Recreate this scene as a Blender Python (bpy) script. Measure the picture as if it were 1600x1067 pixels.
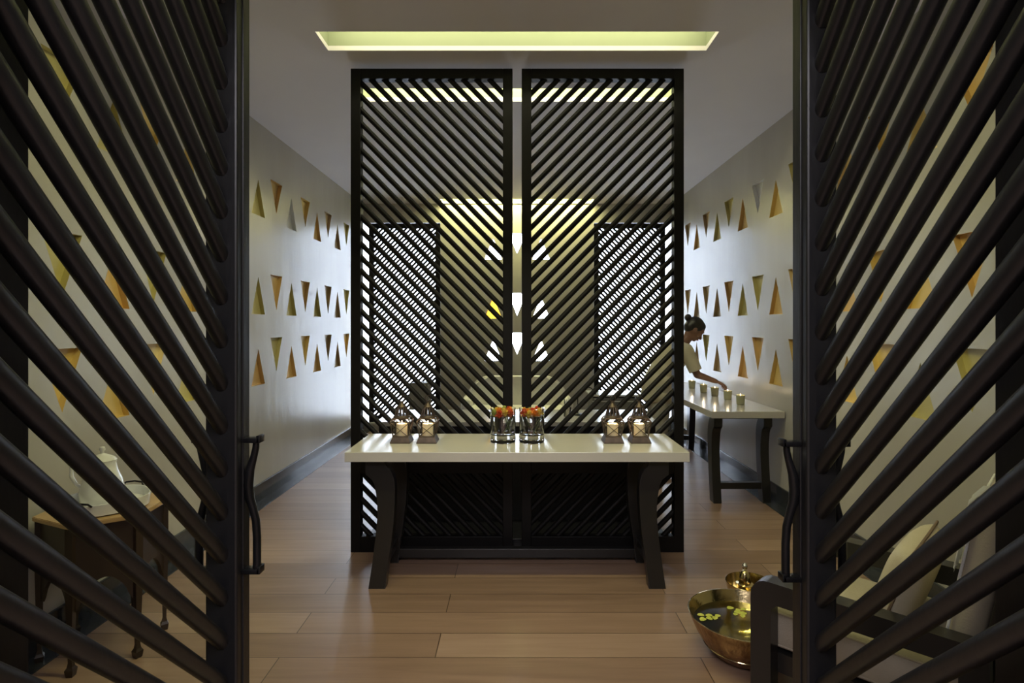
import bpy, bmesh, math, random
from mathutils import Vector, Matrix, Euler
PI = math.pi
random.seed(7)
scene = bpy.context.scene
for o in list(bpy.data.objects): bpy.data.objects.remove(o)
COL = scene.collection

# ------------------------------------------------------------------ camera
F = 882.0
CAMZ = 1.5
cam_d = bpy.data.cameras.new('camera'); cam = bpy.data.objects.new('camera', cam_d); COL.objects.link(cam)
cam.location = (0, 0, CAMZ); cam.rotation_euler = (PI/2, 0, 0)
cam_d.sensor_width = 36; cam_d.lens = F/1600*36
cam_d.shift_x = -8/1600; cam_d.shift_y = -26/1600
cam_d.clip_start = .05; cam_d.clip_end = 100
scene.camera = cam

# ------------------------------------------------------------------ world, exposure
w = bpy.data.worlds.new('world'); scene.world = w; w.use_nodes = True
bg = w.node_tree.nodes['Background']
bg.inputs['Color'].default_value = (.76, .85, 1.0, 1); bg.inputs['Strength'].default_value = 6.2
vs = scene.view_settings
vs.view_transform = 'Standard'; vs.look = 'None'; vs.gamma = 1.0; vs.use_curve_mapping = False
vs.exposure = 1.5

# ------------------------------------------------------------------ lights of the room
CEIL = 3.22
def area(name, loc, rot, sx, sy, power, color):
    l = bpy.data.lights.new(name, 'AREA'); l.shape = 'RECTANGLE'; l.size = sx; l.size_y = sy
    l.energy = power; l.color = color
    o = bpy.data.objects.new(name, l); COL.objects.link(o); o.location = loc; o.rotation_euler = rot
    return o
COVE_COL = (1.0, .96, .62)
# coves: (x0, x1, y0, y1, watts)
COVES = [(-1.185, 1.185, 2.20, 2.43, 15), (-1.185, 1.185, 3.312, 3.54, 3.6), (-1.185, 1.185, 4.11, 4.345, 9), (-1.05, 1.05, 7.72, 8.0, 18)]
for (x0, x1, y0, y1, p) in COVES:
    area('cove_light', ((x0+x1)/2, y0+.06, CEIL+.20), (math.radians(22), 0, 0), x1-x0-.06, .07, p, COVE_COL if 3 < y0 < 5 else (1.0, .95, .44))
# unseen fill light added in the hall behind the camera, brightens screens and ceiling
area('hall_fill_light', (0, -.9, CEIL-.03), (0, 0, 0), 2.6, 1.6, 52, (.97, .93, 1.0))
# daylight portals at the two lattice windows (they emit nothing themselves)
for sx in (-1, 1):
    p = area('window_portal', (sx*1.64, 8.3, 1.53), (-PI/2, 0, 0), 1.12, 2.9, 1, (1, 1, 1)); p.data.cycles.is_portal = True

# ------------------------------------------------------------------ materials
def mat(name, base=(.8,.8,.8), rough=.5, metal=0, spec=.5, noise=None, bump=0, bump_scale=40, coat=0, stretch=None):
    """noise = (scale, second colour, detail)"""
    m = bpy.data.materials.new(name); m.use_nodes = True
    nt = m.node_tree; b = nt.nodes['Principled BSDF']
    b.inputs['Base Color'].default_value = (*base, 1); b.inputs['Roughness'].default_value = rough
    b.inputs['Metallic'].default_value = metal; b.inputs['Specular IOR Level'].default_value = spec
    b.inputs['Coat Weight'].default_value = coat
    if noise or bump:
        tc = nt.nodes.new('ShaderNodeTexCoord'); mp = nt.nodes.new('ShaderNodeMapping')
        nt.links.new(tc.outputs['Object'], mp.inputs['Vector'])
        if stretch: mp.inputs['Scale'].default_value = stretch
    if noise:
        n = nt.nodes.new('ShaderNodeTexNoise'); n.inputs['Scale'].default_value = noise[0]; n.inputs['Detail'].default_value = noise[2]
        nt.links.new(mp.outputs[0], n.inputs['Vector'])
        r = nt.nodes.new('ShaderNodeValToRGB'); r.color_ramp.elements[0].position = .35; r.color_ramp.elements[1].position = .68
        r.color_ramp.elements[0].color = (*base, 1); r.color_ramp.elements[1].color = (*noise[1], 1)
        nt.links.new(n.outputs['Fac'], r.inputs['Fac']); nt.links.new(r.outputs[0], b.inputs['Base Color'])
    if bump:
        n2 = nt.nodes.new('ShaderNodeTexNoise'); n2.inputs['Scale'].default_value = bump_scale; n2.inputs['Detail'].default_value = 3
        nt.links.new(mp.outputs[0], n2.inputs['Vector'])
        bp = nt.nodes.new('ShaderNodeBump'); bp.inputs['Strength'].default_value = bump; bp.inputs['Distance'].default_value = .01
        nt.links.new(n2.outputs['Fac'], bp.inputs['Height']); nt.links.new(bp.outputs[0], b.inputs['Normal'])
    return m
def emit(name, col, s):
    m = bpy.data.materials.new(name); m.use_nodes = True; nt = m.node_tree; nt.nodes.clear()
    e = nt.nodes.new('ShaderNodeEmission'); e.inputs[0].default_value = (*col, 1); e.inputs[1].default_value = s
    o = nt.nodes.new('ShaderNodeOutputMaterial'); nt.links.new(e.outputs[0], o.inputs[0]); return m
def thin_glass(name, tint=(1,1,1), refl=.06, rough=.02):
    m = bpy.data.materials.new(name); m.use_nodes = True; nt = m.node_tree; nt.nodes.clear()
    t = nt.nodes.new('ShaderNodeBsdfTransparent'); t.inputs[0].default_value = (*tint, 1)
    g = nt.nodes.new('ShaderNodeBsdfGlossy'); g.inputs['Roughness'].default_value = rough
    fr = nt.nodes.new('ShaderNodeFresnel'); fr.inputs[0].default_value = 1.45
    mx = nt.nodes.new('ShaderNodeMixShader'); o = nt.nodes.new('ShaderNodeOutputMaterial')
    nt.links.new(fr.outputs[0], mx.inputs[0]); nt.links.new(t.outputs[0], mx.inputs[1]); nt.links.new(g.outputs[0], mx.inputs[2])
    nt.links.new(mx.outputs[0], o.inputs[0]); return m
def solid_glass(name, col=(1,1,1), ior=1.45):
    m = mat(name, col, .01); b = m.node_tree.nodes['Principled BSDF']
    b.inputs['Transmission Weight'].default_value = 1; b.inputs['IOR'].default_value = ior; return m

M = {}
M['ebony'] = mat('ebony stained wood', (.0062,.0062,.0072), .42, noise=(3, (.0095,.0092,.0105), 6), bump=.15, bump_scale=30, stretch=(1,1,.3))
M['ebony_screen'] = mat('black brown screen wood', (.0038,.0034,.0034), .5, spec=.2, noise=(3, (.006,.0052,.0052), 6), stretch=(1,1,.3))
M['ebony_side'] = mat('ebony lacquer', (.012,.012,.012), .3, noise=(3, (.02,.018,.017), 5), stretch=(1,1,.3))
M['plaster'] = mat('polished plaster', (.43,.41,.37), .27, spec=.42, noise=(1.6, (.48,.46,.42), 5), bump=.3, bump_scale=5, stretch=(1,1.2,.35))
M['ceiling'] = mat('painted ceiling', (.68,.645,.645), .85, noise=(2, (.70,.665,.665), 3))
M['cove'] = mat('cove paint', (.28,.31,.20), .8, noise=(2, (.30,.33,.215), 2))  # yellow-green tint of the cove light is put into this colour
M['marble'] = mat('dark marble skirting', (.018,.019,.022), .16, noise=(4, (.05,.055,.062), 8))
M['hall'] = mat('hall wall paint', (.42,.38,.32), .7, noise=(2, (.46,.42,.35), 3))
M['cream'] = mat('cream lacquered top', (.52,.50,.46), .17, noise=(2.2, (.56,.54,.49), 4), bump=.03, bump_scale=25)
M['white'] = mat('white glazed ceramic', (.72,.73,.72), .18, noise=(5, (.76,.77,.76), 2))
M['white_fabric'] = mat('white upholstery', (.80,.79,.75), .9, noise=(20, (.84,.83,.79), 3), bump=.2, bump_scale=200)
M['tan_fabric'] = mat('cream seat fabric', (.42,.37,.29), .75, noise=(9, (.47,.42,.33), 4), bump=.25, bump_scale=160)
M['pillow'] = mat('pale cushion fabric', (.50,.44,.31), .7, noise=(7, (.55,.49,.36), 4), bump=.25, bump_scale=120)
M['piping'] = mat('brown piping', (.16,.11,.07), .7, noise=(9, (.2,.14,.09), 2))
M['towel'] = mat('white towelling', (.78,.78,.78), .95, noise=(30, (.84,.84,.84), 3), bump=.5, bump_scale=300)
M['brass'] = mat('polished brass', (.74,.62,.34), .14, 1, noise=(9, (.66,.54,.30), 3), bump=.06, bump_scale=60)
M['copper'] = mat('etched copper', (.42,.26,.15), .34, 1, noise=(34, (.22,.125,.07), 5), bump=.5, bump_scale=55, stretch=(1,1,.5))
M['silver'] = mat('polished silver', (.75,.74,.70), .12, 1, noise=(9, (.7,.69,.66), 2))
M['iron'] = mat('lantern metal', (.075,.055,.045), .45, .7, noise=(25, (.12,.09,.07), 4))
M['black_iron'] = mat('black iron', (.012,.012,.013), .3, .6, noise=(12, (.02,.02,.022), 3))
M['grey'] = mat('grey laminate', (.20,.195,.185), .5, noise=(6, (.23,.225,.21), 3))
M['green_leaf'] = mat('leaf green', (.16,.22,.05), .5, noise=(18, (.24,.28,.07), 3))
M['dark_wood'] = mat('dark walnut', (.022,.014,.011), .35, noise=(6, (.04,.026,.019), 6), stretch=(1,1,.25))
M['amber_wood'] = mat('honey table top', (.42,.27,.12), .3, noise=(9, (.52,.35,.17), 5), stretch=(.3,1,1))
M['skin'] = mat('brown skin', (.20,.10,.065), .5, noise=(14, (.23,.12,.08), 3))
M['hair'] = mat('black hair', (.012,.010,.009), .4, noise=(30, (.022,.018,.016), 3), stretch=(1,.2,1))
M['tunic'] = mat('cream tunic cloth', (.50,.46,.34), .85, noise=(8, (.56,.52,.39), 3), bump=.3, bump_scale=22)
M['trousers'] = mat('pale trousers cloth', (.42,.40,.34), .85, noise=(8, (.48,.46,.38), 3), bump=.3, bump_scale=22)
M['lip'] = mat('lip', (.19,.06,.045), .45, noise=(14, (.22,.08,.06), 2))
M['eye'] = mat('eye', (.03,.02,.018), .2, noise=(14, (.05,.03,.03), 2))
M['wax'] = mat('candle wax', (.86,.76,.56), .5, noise=(8, (.86,.79,.62), 2))
M['votive'] = mat('frosted green votive glass', (.40,.40,.24), .25, noise=(8, (.46,.45,.29), 2))
M['flame'] = emit('flame', (1, .78, .45), 3.2)
M['pane'] = thin_glass('window glass', (.96,.97,.98))
M['lantern_glass'] = thin_glass('lantern glass', (.93,.91,.86))
M['amber_pane'] = thin_glass('amber glass', (.22,.10,.008))
M['glass'] = solid_glass('clear glass')
M['water'] = solid_glass('water', (.90,.93,1.0), 1.33)
M['bowl_water'] = thin_glass('bowl water', (.80,.80,.62), rough=.03)
M['wire'] = mat('flower stem', (.16,.20,.10), .5, noise=(8, (.2,.26,.12), 2))
FL = {'red': mat('red petals', (.62,.06,.02), .6, noise=(60, (.75,.14,.03), 3)),
      'orange': mat('orange petals', (.78,.25,.02), .6, noise=(60, (.85,.38,.04), 3)),
      'yellow': mat('yellow petals', (.72,.50,.06), .6, noise=(60, (.80,.62,.12), 3)),
      'green': mat('green petals', (.34,.40,.07), .6, noise=(60, (.46,.50,.12), 3))}
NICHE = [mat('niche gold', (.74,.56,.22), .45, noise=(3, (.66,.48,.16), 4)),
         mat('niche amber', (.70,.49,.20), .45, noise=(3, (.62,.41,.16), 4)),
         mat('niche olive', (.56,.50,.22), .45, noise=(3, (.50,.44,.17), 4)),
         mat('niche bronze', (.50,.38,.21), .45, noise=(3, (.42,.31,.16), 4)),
         mat('niche pale gold', (.78,.66,.38), .45, noise=(3, (.72,.56,.28), 4))]

def floor_mat():
    m = bpy.data.materials.new('oak plank floor'); m.use_nodes = True; nt = m.node_tree; b = nt.nodes['Principled BSDF']
    tc = nt.nodes.new('ShaderNodeTexCoord')
    mp = nt.nodes.new('ShaderNodeMapping'); mp.inputs['Location'].default_value = (.37, .054, 0)
    nt.links.new(tc.outputs['Object'], mp.inputs['Vector'])
    br = nt.nodes.new('ShaderNodeTexBrick'); br.offset = .37; br.inputs['Scale'].default_value = 1
    br.inputs['Brick Width'].default_value = 1.9; br.inputs['Row Height'].default_value = .2
    br.inputs['Mortar Size'].default_value = .0022; br.inputs['Mortar Smooth'].default_value = .1
    br.inputs['Color1'].default_value = (.0,.0,.0,1); br.inputs['Color2'].default_value = (1,1,1,1); br.inputs['Mortar'].default_value = (.5,.5,.5,1)
    nt.links.new(mp.outputs[0], br.inputs['Vector'])
    mp2 = nt.nodes.new('ShaderNodeMapping'); mp2.inputs['Scale'].default_value = (.9, 13, 1)
    nt.links.new(tc.outputs['Object'], mp2.inputs['Vector'])
    n = nt.nodes.new('ShaderNodeTexNoise'); n.inputs['Scale'].default_value = 1.6; n.inputs['Detail'].default_value = 9; n.inputs['Roughness'].default_value = .62
    n.inputs['Distortion'].default_value = .7
    nt.links.new(mp2.outputs[0], n.inputs['Vector'])
    mix = nt.nodes.new('ShaderNodeMix'); mix.data_type = 'FLOAT'; mix.inputs[0].default_value = .35
    sep = nt.nodes.new('ShaderNodeSeparateColor'); nt.links.new(br.outputs['Color'], sep.inputs[0])
    nt.links.new(n.outputs['Fac'], mix.inputs[2]); nt.links.new(sep.outputs[0], mix.inputs[3])
    r = nt.nodes.new('ShaderNodeValToRGB')
    r.color_ramp.elements[0].position = .18; r.color_ramp.elements[0].color = (.185,.116,.080,1)
    r.color_ramp.elements[1].position = .82; r.color_ramp.elements[1].color = (.37,.255,.185,1)
    e = r.color_ramp.elements.new(.5); e.color = (.275,.178,.124,1)
    nt.links.new(mix.outputs[0], r.inputs['Fac'])
    mx = nt.nodes.new('ShaderNodeMix'); mx.data_type = 'RGBA'
    nt.links.new(br.outputs['Fac'], mx.inputs[0]); nt.links.new(r.outputs[0], mx.inputs[6]); mx.inputs[7].default_value = (.05,.03,.02,1)
    nt.links.new(mx.outputs[2], b.inputs['Base Color'])
    b.inputs['Roughness'].default_value = .30; b.inputs['Specular IOR Level'].default_value = .75
    bp = nt.nodes.new('ShaderNodeBump'); bp.inputs['Strength'].default_value = .12; bp.inputs['Distance'].default_value = .004
    nt.links.new(n.outputs['Fac'], bp.inputs['Height']); nt.links.new(bp.outputs[0], b.inputs['Normal'])
    return m
M['floor'] = floor_mat()

# ------------------------------------------------------------------ helpers
def obj(name, bm, m, parent=None, smooth=False, auto=None):
    me = bpy.data.meshes.new(name); bmesh.ops.recalc_face_normals(bm, faces=bm.faces[:]); bm.to_mesh(me); bm.free()
    me.materials.append(m)
    if smooth:
        for p in me.polygons: p.use_smooth = True
    o = bpy.data.objects.new(name, me); COL.objects.link(o)
    if auto is not None:
        for p in me.polygons: p.use_smooth = True
        me.set_sharp_from_angle(angle=math.radians(auto))
    if parent: o.parent = parent
    return o
def tag(o, label=None, cat=None, group=None, kind=None):
    if label: o['label'] = label
    if cat: o['category'] = cat
    if group: o['group'] = group
    if kind: o['kind'] = kind
    return o
def thing(name, label, cat, loc=(0,0,0), rotz=0, group=None):
    o = bpy.data.objects.new(name, None); o.empty_display_size = .1; COL.objects.link(o)
    o.location = loc; o.rotation_euler = (0, 0, rotz)
    return tag(o, label, cat, group)
def struct(name, bm, m, parent=None, **k):
    o = obj(name, bm, m, parent, **k); o['kind'] = 'structure'; return o
def dup(root, loc, rotz=0, label=None):
    r = root.copy(); COL.objects.link(r); r.location = loc; r.rotation_euler = (0, 0, rotz)
    if label: r['label'] = label
    for ch in list(root.children):
        c = ch.copy(); COL.objects.link(c); c.parent = r
        for g in list(ch.children):
            d = g.copy(); COL.objects.link(d); d.parent = c
    return r
def BM(): return bmesh.new()
def box(bm, x0, x1, y0, y1, z0, z1, bev=0, mtx=None):
    r = bmesh.ops.create_cube(bm, size=1)
    vs_ = r['verts']
    for v in vs_:
        v.co = Vector((x0+(v.co.x+.5)*(x1-x0), y0+(v.co.y+.5)*(y1-y0), z0+(v.co.z+.5)*(z1-z0)))
    if bev > 0:
        es = list({e for v in vs_ for e in v.link_edges})
        rr = bmesh.ops.bevel(bm, geom=es, offset=bev, segments=2, profile=.5, affect='EDGES')
        vs_ = list({v for f in rr['faces'] for v in f.verts})
    if mtx: bmesh.ops.transform(bm, matrix=mtx, verts=[v for v in vs_ if v.is_valid])
    return bm
def quad(bm, pts):
    return bm.faces.new([bm.verts.new(p) for p in pts])
def frame_of(t):
    t = t.normalized(); up = Vector((0,0,1)) if abs(t.z) < .95 else Vector((0,1,0))
    s = t.cross(up).normalized(); return s, s.cross(t).normalized()
def tube(bm, pts, radii, n=12, cap=True, flat=1.0, closed=False):
    pts = [Vector(p) for p in pts]; k = len(pts)
    if not hasattr(radii, '__len__'): radii = [radii]*k
    rings = []; s = None
    for i, p in enumerate(pts):
        if closed: t = pts[(i+1)%k]-pts[i-1]
        else: t = pts[min(i+1,k-1)]-pts[max(i-1,0)]
        t.normalize()
        if s is None: s, u = frame_of(t)
        else:
            s = (s - t*s.dot(t)).normalized(); u = s.cross(t).normalized()
        rings.append([bm.verts.new(p+(s*math.cos(2*PI*j/n)+u*math.sin(2*PI*j/n)*flat)*radii[i]) for j in range(n)])
    rng = range(k) if closed else range(k-1)
    for i in rng:
        a, b = rings[i], rings[(i+1)%k]
        for j in range(n): bm.faces.new((a[j], a[(j+1)%n], b[(j+1)%n], b[j]))
    if cap and not closed:
        bm.faces.new(rings[0][::-1]); bm.faces.new(rings[-1])
    return bm
def lathe(bm, prof, n=32, c=(0,0,0), cap_bottom=False, cap_top=False):
    """prof list of (r, z)"""
    cx, cy, cz = c; rings = []
    for r, z in prof:
        if r < 1e-5: rings.append([bm.verts.new((cx, cy, cz+z))])
        else: rings.append([bm.verts.new((cx+r*math.cos(2*PI*j/n), cy+r*math.sin(2*PI*j/n), cz+z)) for j in range(n)])
    for a, b in zip(rings, rings[1:]):
        if len(a) == 1 and len(b) == 1: continue
        for j in range(n):
            if len(a) == 1: bm.faces.new((a[0], b[j], b[(j+1)%n]))
            elif len(b) == 1: bm.faces.new((a[j], a[(j+1)%n], b[0]))
            else: bm.faces.new((a[j], a[(j+1)%n], b[(j+1)%n], b[j]))
    if cap_bottom and len(rings[0]) > 1: bm.faces.new(rings[0][::-1])
    if cap_top and len(rings[-1]) > 1: bm.faces.new(rings[-1])
    return bm
def prism(bm, poly, fn, a, b):
    """poly 2D points, fn(u, v, t)->3D, extruded between t=a and t=b"""
    A = [bm.verts.new(fn(u, v, a)) for u, v in poly]; B = [bm.verts.new(fn(u, v, b)) for u, v in poly]
    bm.faces.new(A[::-1]); bm.faces.new(B); n = len(poly)
    for i in range(n): bm.faces.new((A[i], A[(i+1)%n], B[(i+1)%n], B[i]))
    return bm
def ell(bm, c, r, rot=None, u=20, v=14):
    m = Matrix.Translation(Vector(c)) @ (rot.to_4x4() if rot else Matrix.Identity(4)) @ Matrix.Diagonal((*r, 1))
    bmesh.ops.create_uvsphere(bm, u_segments=u, v_segments=v, radius=1, matrix=m); return bm
def limb(bm, pts, radii, n=16, flat=1.0):
    """closed tapered tube with rounded joints, for remeshed bodies"""
    for i in range(len(pts)-1):
        tube(bm, [pts[i], pts[i+1]], [radii[i], radii[i+1]], n=n, flat=1)
    for p, r in zip(pts, radii): ell(bm, p, (r, r, r), u=n, v=n//2+2)
    return bm
def remesh(o, vox, smooth=4):
    m = o.modifiers.new('remesh', 'REMESH'); m.mode = 'VOXEL'; m.voxel_size = vox; m.use_smooth_shade = True
    if smooth:
        s = o.modifiers.new('smooth', 'SMOOTH'); s.iterations = smooth; s.factor = .5
    return o
def clip_slats(bm, u0, u1, v0, v1, slope, c0, period, d, fn, n=10, sq=.0):
    """round bars v = c + slope*u filling the rectangle, ends buried 1 cm into the frame"""
    e = .012
    cmin = v0 - max(slope*u0, slope*u1); cmax = v1 - min(slope*u0, slope*u1)
    k = math.ceil((cmin-c0)/period)
    while c0+k*period < cmax:
        c = c0+k*period; k += 1
        a0, a1 = u0-e, u1+e
        t0, t1 = (v0-e-c)/slope, (v1+e-c)/slope
        lo, hi = max(a0, min(t0, t1)), min(a1, max(t0, t1))
        if hi-lo < .012: continue
        tube(bm, [fn(lo, c+slope*lo), fn(hi, c+slope*hi)], d/2, n=n)
    return bm

# ------------------------------------------------------------------ the room
W = 2.2; YB = 8.02; YF0, YF1 = .75, 1.07
bm = BM(); box(bm, -3.2, 3.2, -3, 8.3, -.1, 0); struct('floor', bm, M['floor'])
# ceiling with cove slots
bm = BM(); ys = [-3]; 
def cq(x0, x1, y0, y1): box(bm, x0, x1, y0, y1, CEIL, CEIL+.03)
prev = -3
for (x0, x1, y0, y1, p) in COVES:
    cq(-3.2, 3.2, prev, y0); cq(-3.2, x0, y0, y1); cq(x1, 3.2, y0, y1); prev = y1
cq(-3.2, 3.2, prev, 8.3)
struct('ceiling', bm, M['ceiling'])
for i, (x0, x1, y0, y1, p) in enumerate(COVES):
    bm = BM(); zt = CEIL+.26; t = .02
    box(bm, x0-t, x0, y0-t, y1+t, CEIL+.03, zt); box(bm, x1, x1+t, y0-t, y1+t, CEIL+.03, zt)
    box(bm, x0, x1, y0-t, y0, CEIL+.03, zt); box(bm, x0, x1, y1, y1+t, CEIL+.03, zt)
    box(bm, x0-t, x1+t, y0-t, y1+t, zt, zt+t)
    struct('trim_%d' % (i+1), bm, M['cove'])

ROWS_UP = [(2.43, 2.735), (1.59, 1.907), (.988, 1.295)]
ROWS_DN = [(2.515, 2.80), (1.63, 1.95), (1.075, 1.385)]
HW = .125
def wall_strips(bm, fn, u_start, u_end, z0, z1, cols):
    """cols: list of (centre, up?) ascending; each has three triangle holes"""
    tri = []
    u = u_start
    def rect(a, b, c, d):
        if b-a > 1e-6 and d-c > 1e-6: quad(bm, [fn(a, c), fn(b, c), fn(b, d), fn(a, d)])
    for c, up in cols:
        rect(u, c-HW, z0, z1); a, b = c-HW, c+HW
        z = z0
        for (lo, hi) in sorted(ROWS_UP if up else ROWS_DN):
            rect(a, b, z, lo); z = hi
            if up:
                quad(bm, [fn(a, lo), fn(c, hi), fn(a, hi)]); quad(bm, [fn(b, lo), fn(b, hi), fn(c, hi)]); tri.append([(a, lo), (b, lo), (c, hi)])
            else:
                quad(bm, [fn(a, lo), fn(c, lo), fn(a, hi)]); quad(bm, [fn(b, lo), fn(b, hi), fn(c, lo)]); tri.append([(c, lo), (b, hi), (a, hi)])
        rect(a, b, z, z1); u = b
    rect(u, u_end, z0, z1)
    return tri
DEPTH = .035
cols = [(2.73, False), (3.08, True), (3.415, False), (3.765, True)]
for k in range(5): cols += [(4.455+.705*k, False), (4.80+.705*k, True)]
cols = [c for c in cols if c[0] < 7.8]
for side, sx in (('left', -1), ('right', 1)):
    bm = BM()
    fn = lambda y, z, s=sx: Vector((s*W, y, z))
    tri = wall_strips(bm, fn, YF1, 8.22, 0, CEIL, cols)
    wall = struct('wall_'+side, bm, M['plaster'])
    # outer skin so that no daylight leaks through
    bm = BM(); box(bm, min(sx*(W+DEPTH+.01), sx*(W+.25)), max(sx*(W+DEPTH+.01), sx*(W+.25)), YF1, 8.22, 0, CEIL)
    struct('backing', bm, M['plaster'], wall)
    rnd = random.Random(3 if sx < 0 else 5)
    for t in tri:
        bm = BM(); A = [fn(*p) for p in t]; off = Vector((sx*DEPTH, 0, 0)); B = [p+off for p in A]
        quad(bm, B)
        for i in range(3): quad(bm, [A[i], A[(i+1)%3], B[(i+1)%3], B[i]])
        yc = sum(p[0] for p in t)/3; zc = sum(p[1] for p in t)/3
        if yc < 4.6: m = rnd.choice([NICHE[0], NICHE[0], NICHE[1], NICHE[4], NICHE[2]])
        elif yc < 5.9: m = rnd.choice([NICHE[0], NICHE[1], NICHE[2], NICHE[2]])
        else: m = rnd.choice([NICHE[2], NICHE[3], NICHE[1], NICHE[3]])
        if sx > 0 and zc > 2.4 and abs(yc-5.16) < .2: m = M['white']
        if sx < 0 and zc > 2.4 and abs(yc-5.505) < .1: m = M['white']
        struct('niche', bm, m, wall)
    # skirting and dark stone border strip
    bm = BM(); box(bm, *sorted((sx*(W-.018), sx*W)), YF1, YB, .0, .15, .004); struct('baseboard_'+side, bm, M['marble'])
    bm = BM(); box(bm, *sorted((sx*2.078, sx*(W-.018))), YF1, YB, 0, .006, .002)
    struct('trim_%d' % (5 if sx < 0 else 6), bm, M['marble'])

# back wall: two tall windows, nine triangular openings in the middle
bm = BM()
fnb = lambda x, z: Vector((x, YB, z))
WZ0, WZ1 = .12, 2.95
def rq(a, b, c, d): quad(bm, [fnb(a, c), fnb(b, c), fnb(b, d), fnb(a, d)])
for sx in (-1, 1):
    a, b = sorted((sx*1.09, sx*2.19))
    rq(a, b, 0, WZ0); rq(a, b, WZ1, CEIL); rq(*sorted((sx*2.19, sx*2.2)), 0, CEIL)
    for xx in (a, b): quad(bm, [(xx, YB, WZ0), (xx, YB+.2, WZ0), (xx, YB+.2, WZ1), (xx, YB, WZ1)])
    for zz in (WZ0, WZ1): quad(bm, [(a, YB, zz), (b, YB, zz), (b, YB+.2, zz), (a, YB+.2, zz)])
trib = wall_strips(bm, fnb, -1.09, 1.09, 0, CEIL, [(-.34, True), (0, False), (.34, True)])
for t in trib:
    A = [fnb(*p) for p in t]; B = [p+Vector((0,.2,0)) for p in A]
    for i in range(3): quad(bm, [A[i], A[(i+1)%3], B[(i+1)%3], B[i]])
wb = struct('wall_back', bm, M['plaster'])
bm = BM()
fnb = lambda x, z: Vector((x, YB+.2, z))
for sx in (-1, 1):
    a, b = sorted((sx*1.09, sx*2.19)); rq(a, b, -.1, WZ0); rq(a, b, WZ1, CEIL+.3); rq(*sorted((sx*2.19, sx*3.2)), -.1, CEIL+.3)
wall_strips(bm, fnb, -1.09, 1.09, -.1, CEIL+.3, [(-.34, True), (0, False), (.34, True)])
struct('outer_face', bm, M['plaster'], wb)
fnb = lambda x, z: Vector((x, YB+.15, z))
for t in trib:
    bm = BM(); quad(bm, [fnb(*p) for p in t])
    zc = sum(p[1] for p in t)/3; xc = sum(p[0] for p in t)/3
    struct('pane', bm, M['amber_pane'] if (xc < -.2 and 1.5 < zc < 2) else M['pane'], wb)
bm = BM(); box(bm, -1.09, 1.09, YB-.015, YB, 0, .13, .004); struct('baseboard_back', bm, M['marble'])
# windows: pane set deep, dark lattice shutter on the room side
for i, sx in enumerate((-1, 1)):
    g = BM(); a, b = sorted((sx*1.09, sx*2.19)); box(g, a, b, YB+.15, YB+.156, WZ0, WZ1)
    win = struct('window_%d' % (i+1), g, M['pane'])
    a, b = sorted((sx*1.095, sx*2.11)); y0, y1 = YB+.01, YB+.06; z0, z1 = WZ0, 2.945
    bm = BM()
    box(bm, a, a+.07, y0, y1, z0, z1, .003); box(bm, b-.07, b, y0, y1, z0, z1, .003)
    box(bm, a+.07, b-.07, y0, y1, z0, z0+.09, .003); box(bm, a+.07, b-.07, y0, y1, z1-.07, z1, .003)
    struct('shutter_frame', bm, M['ebony_screen'], win)
    bm = BM(); clip_slats(bm, a+.07, b-.07, z0+.09, z1-.07, -sx*1.02, 0, .069, .034, lambda u, v: Vector((u, YB+.035, v)), n=8)
    struct('lattice', bm, M['ebony_screen'], win, auto=40)
    bm = BM(); box(bm, *sorted((sx*1.07, sx*2.19)), YB-.03, YB+.0, WZ0-.03, WZ0, .003); struct('window_sill', bm, M['white'], win)

# front wall with the double doorway, entrance hall round the camera
JL, JR = -.93, .91
DT = 2.66
bm = BM(); box(bm, -3.2, JL-.03, YF0, YF1, 0, CEIL); box(bm, JR+.03, 3.2, YF0, YF1, 0, CEIL); box(bm, JL-.03, JR+.03, YF0, YF1, DT+.03, CEIL)
wf = struct('wall_front', bm, M['hall'])
bm = BM(); box(bm, JL-.03, JL, YF0-.02, YF1+.004, 0, DT+.03); box(bm, JR, JR+.03, YF0-.02, YF1+.004, 0, DT+.03); box(bm, JL, JR, YF0-.02, YF1+.004, DT, DT+.03)
struct('trim_7', bm, M['ebony'])
bm = BM(); box(bm, -3.2, -3.0, -3, YF0, 0, CEIL); struct('wall_hall_left', bm, M['hall'])
bm = BM(); box(bm, 3.0, 3.2, -3, YF0, 0, CEIL); struct('wall_hall_right', bm, M['hall'])
bm = BM(); box(bm, -3.2, 3.2, -3.2, -3, 0, CEIL); struct('wall_hall_rear', bm, M['hall'])

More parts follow.
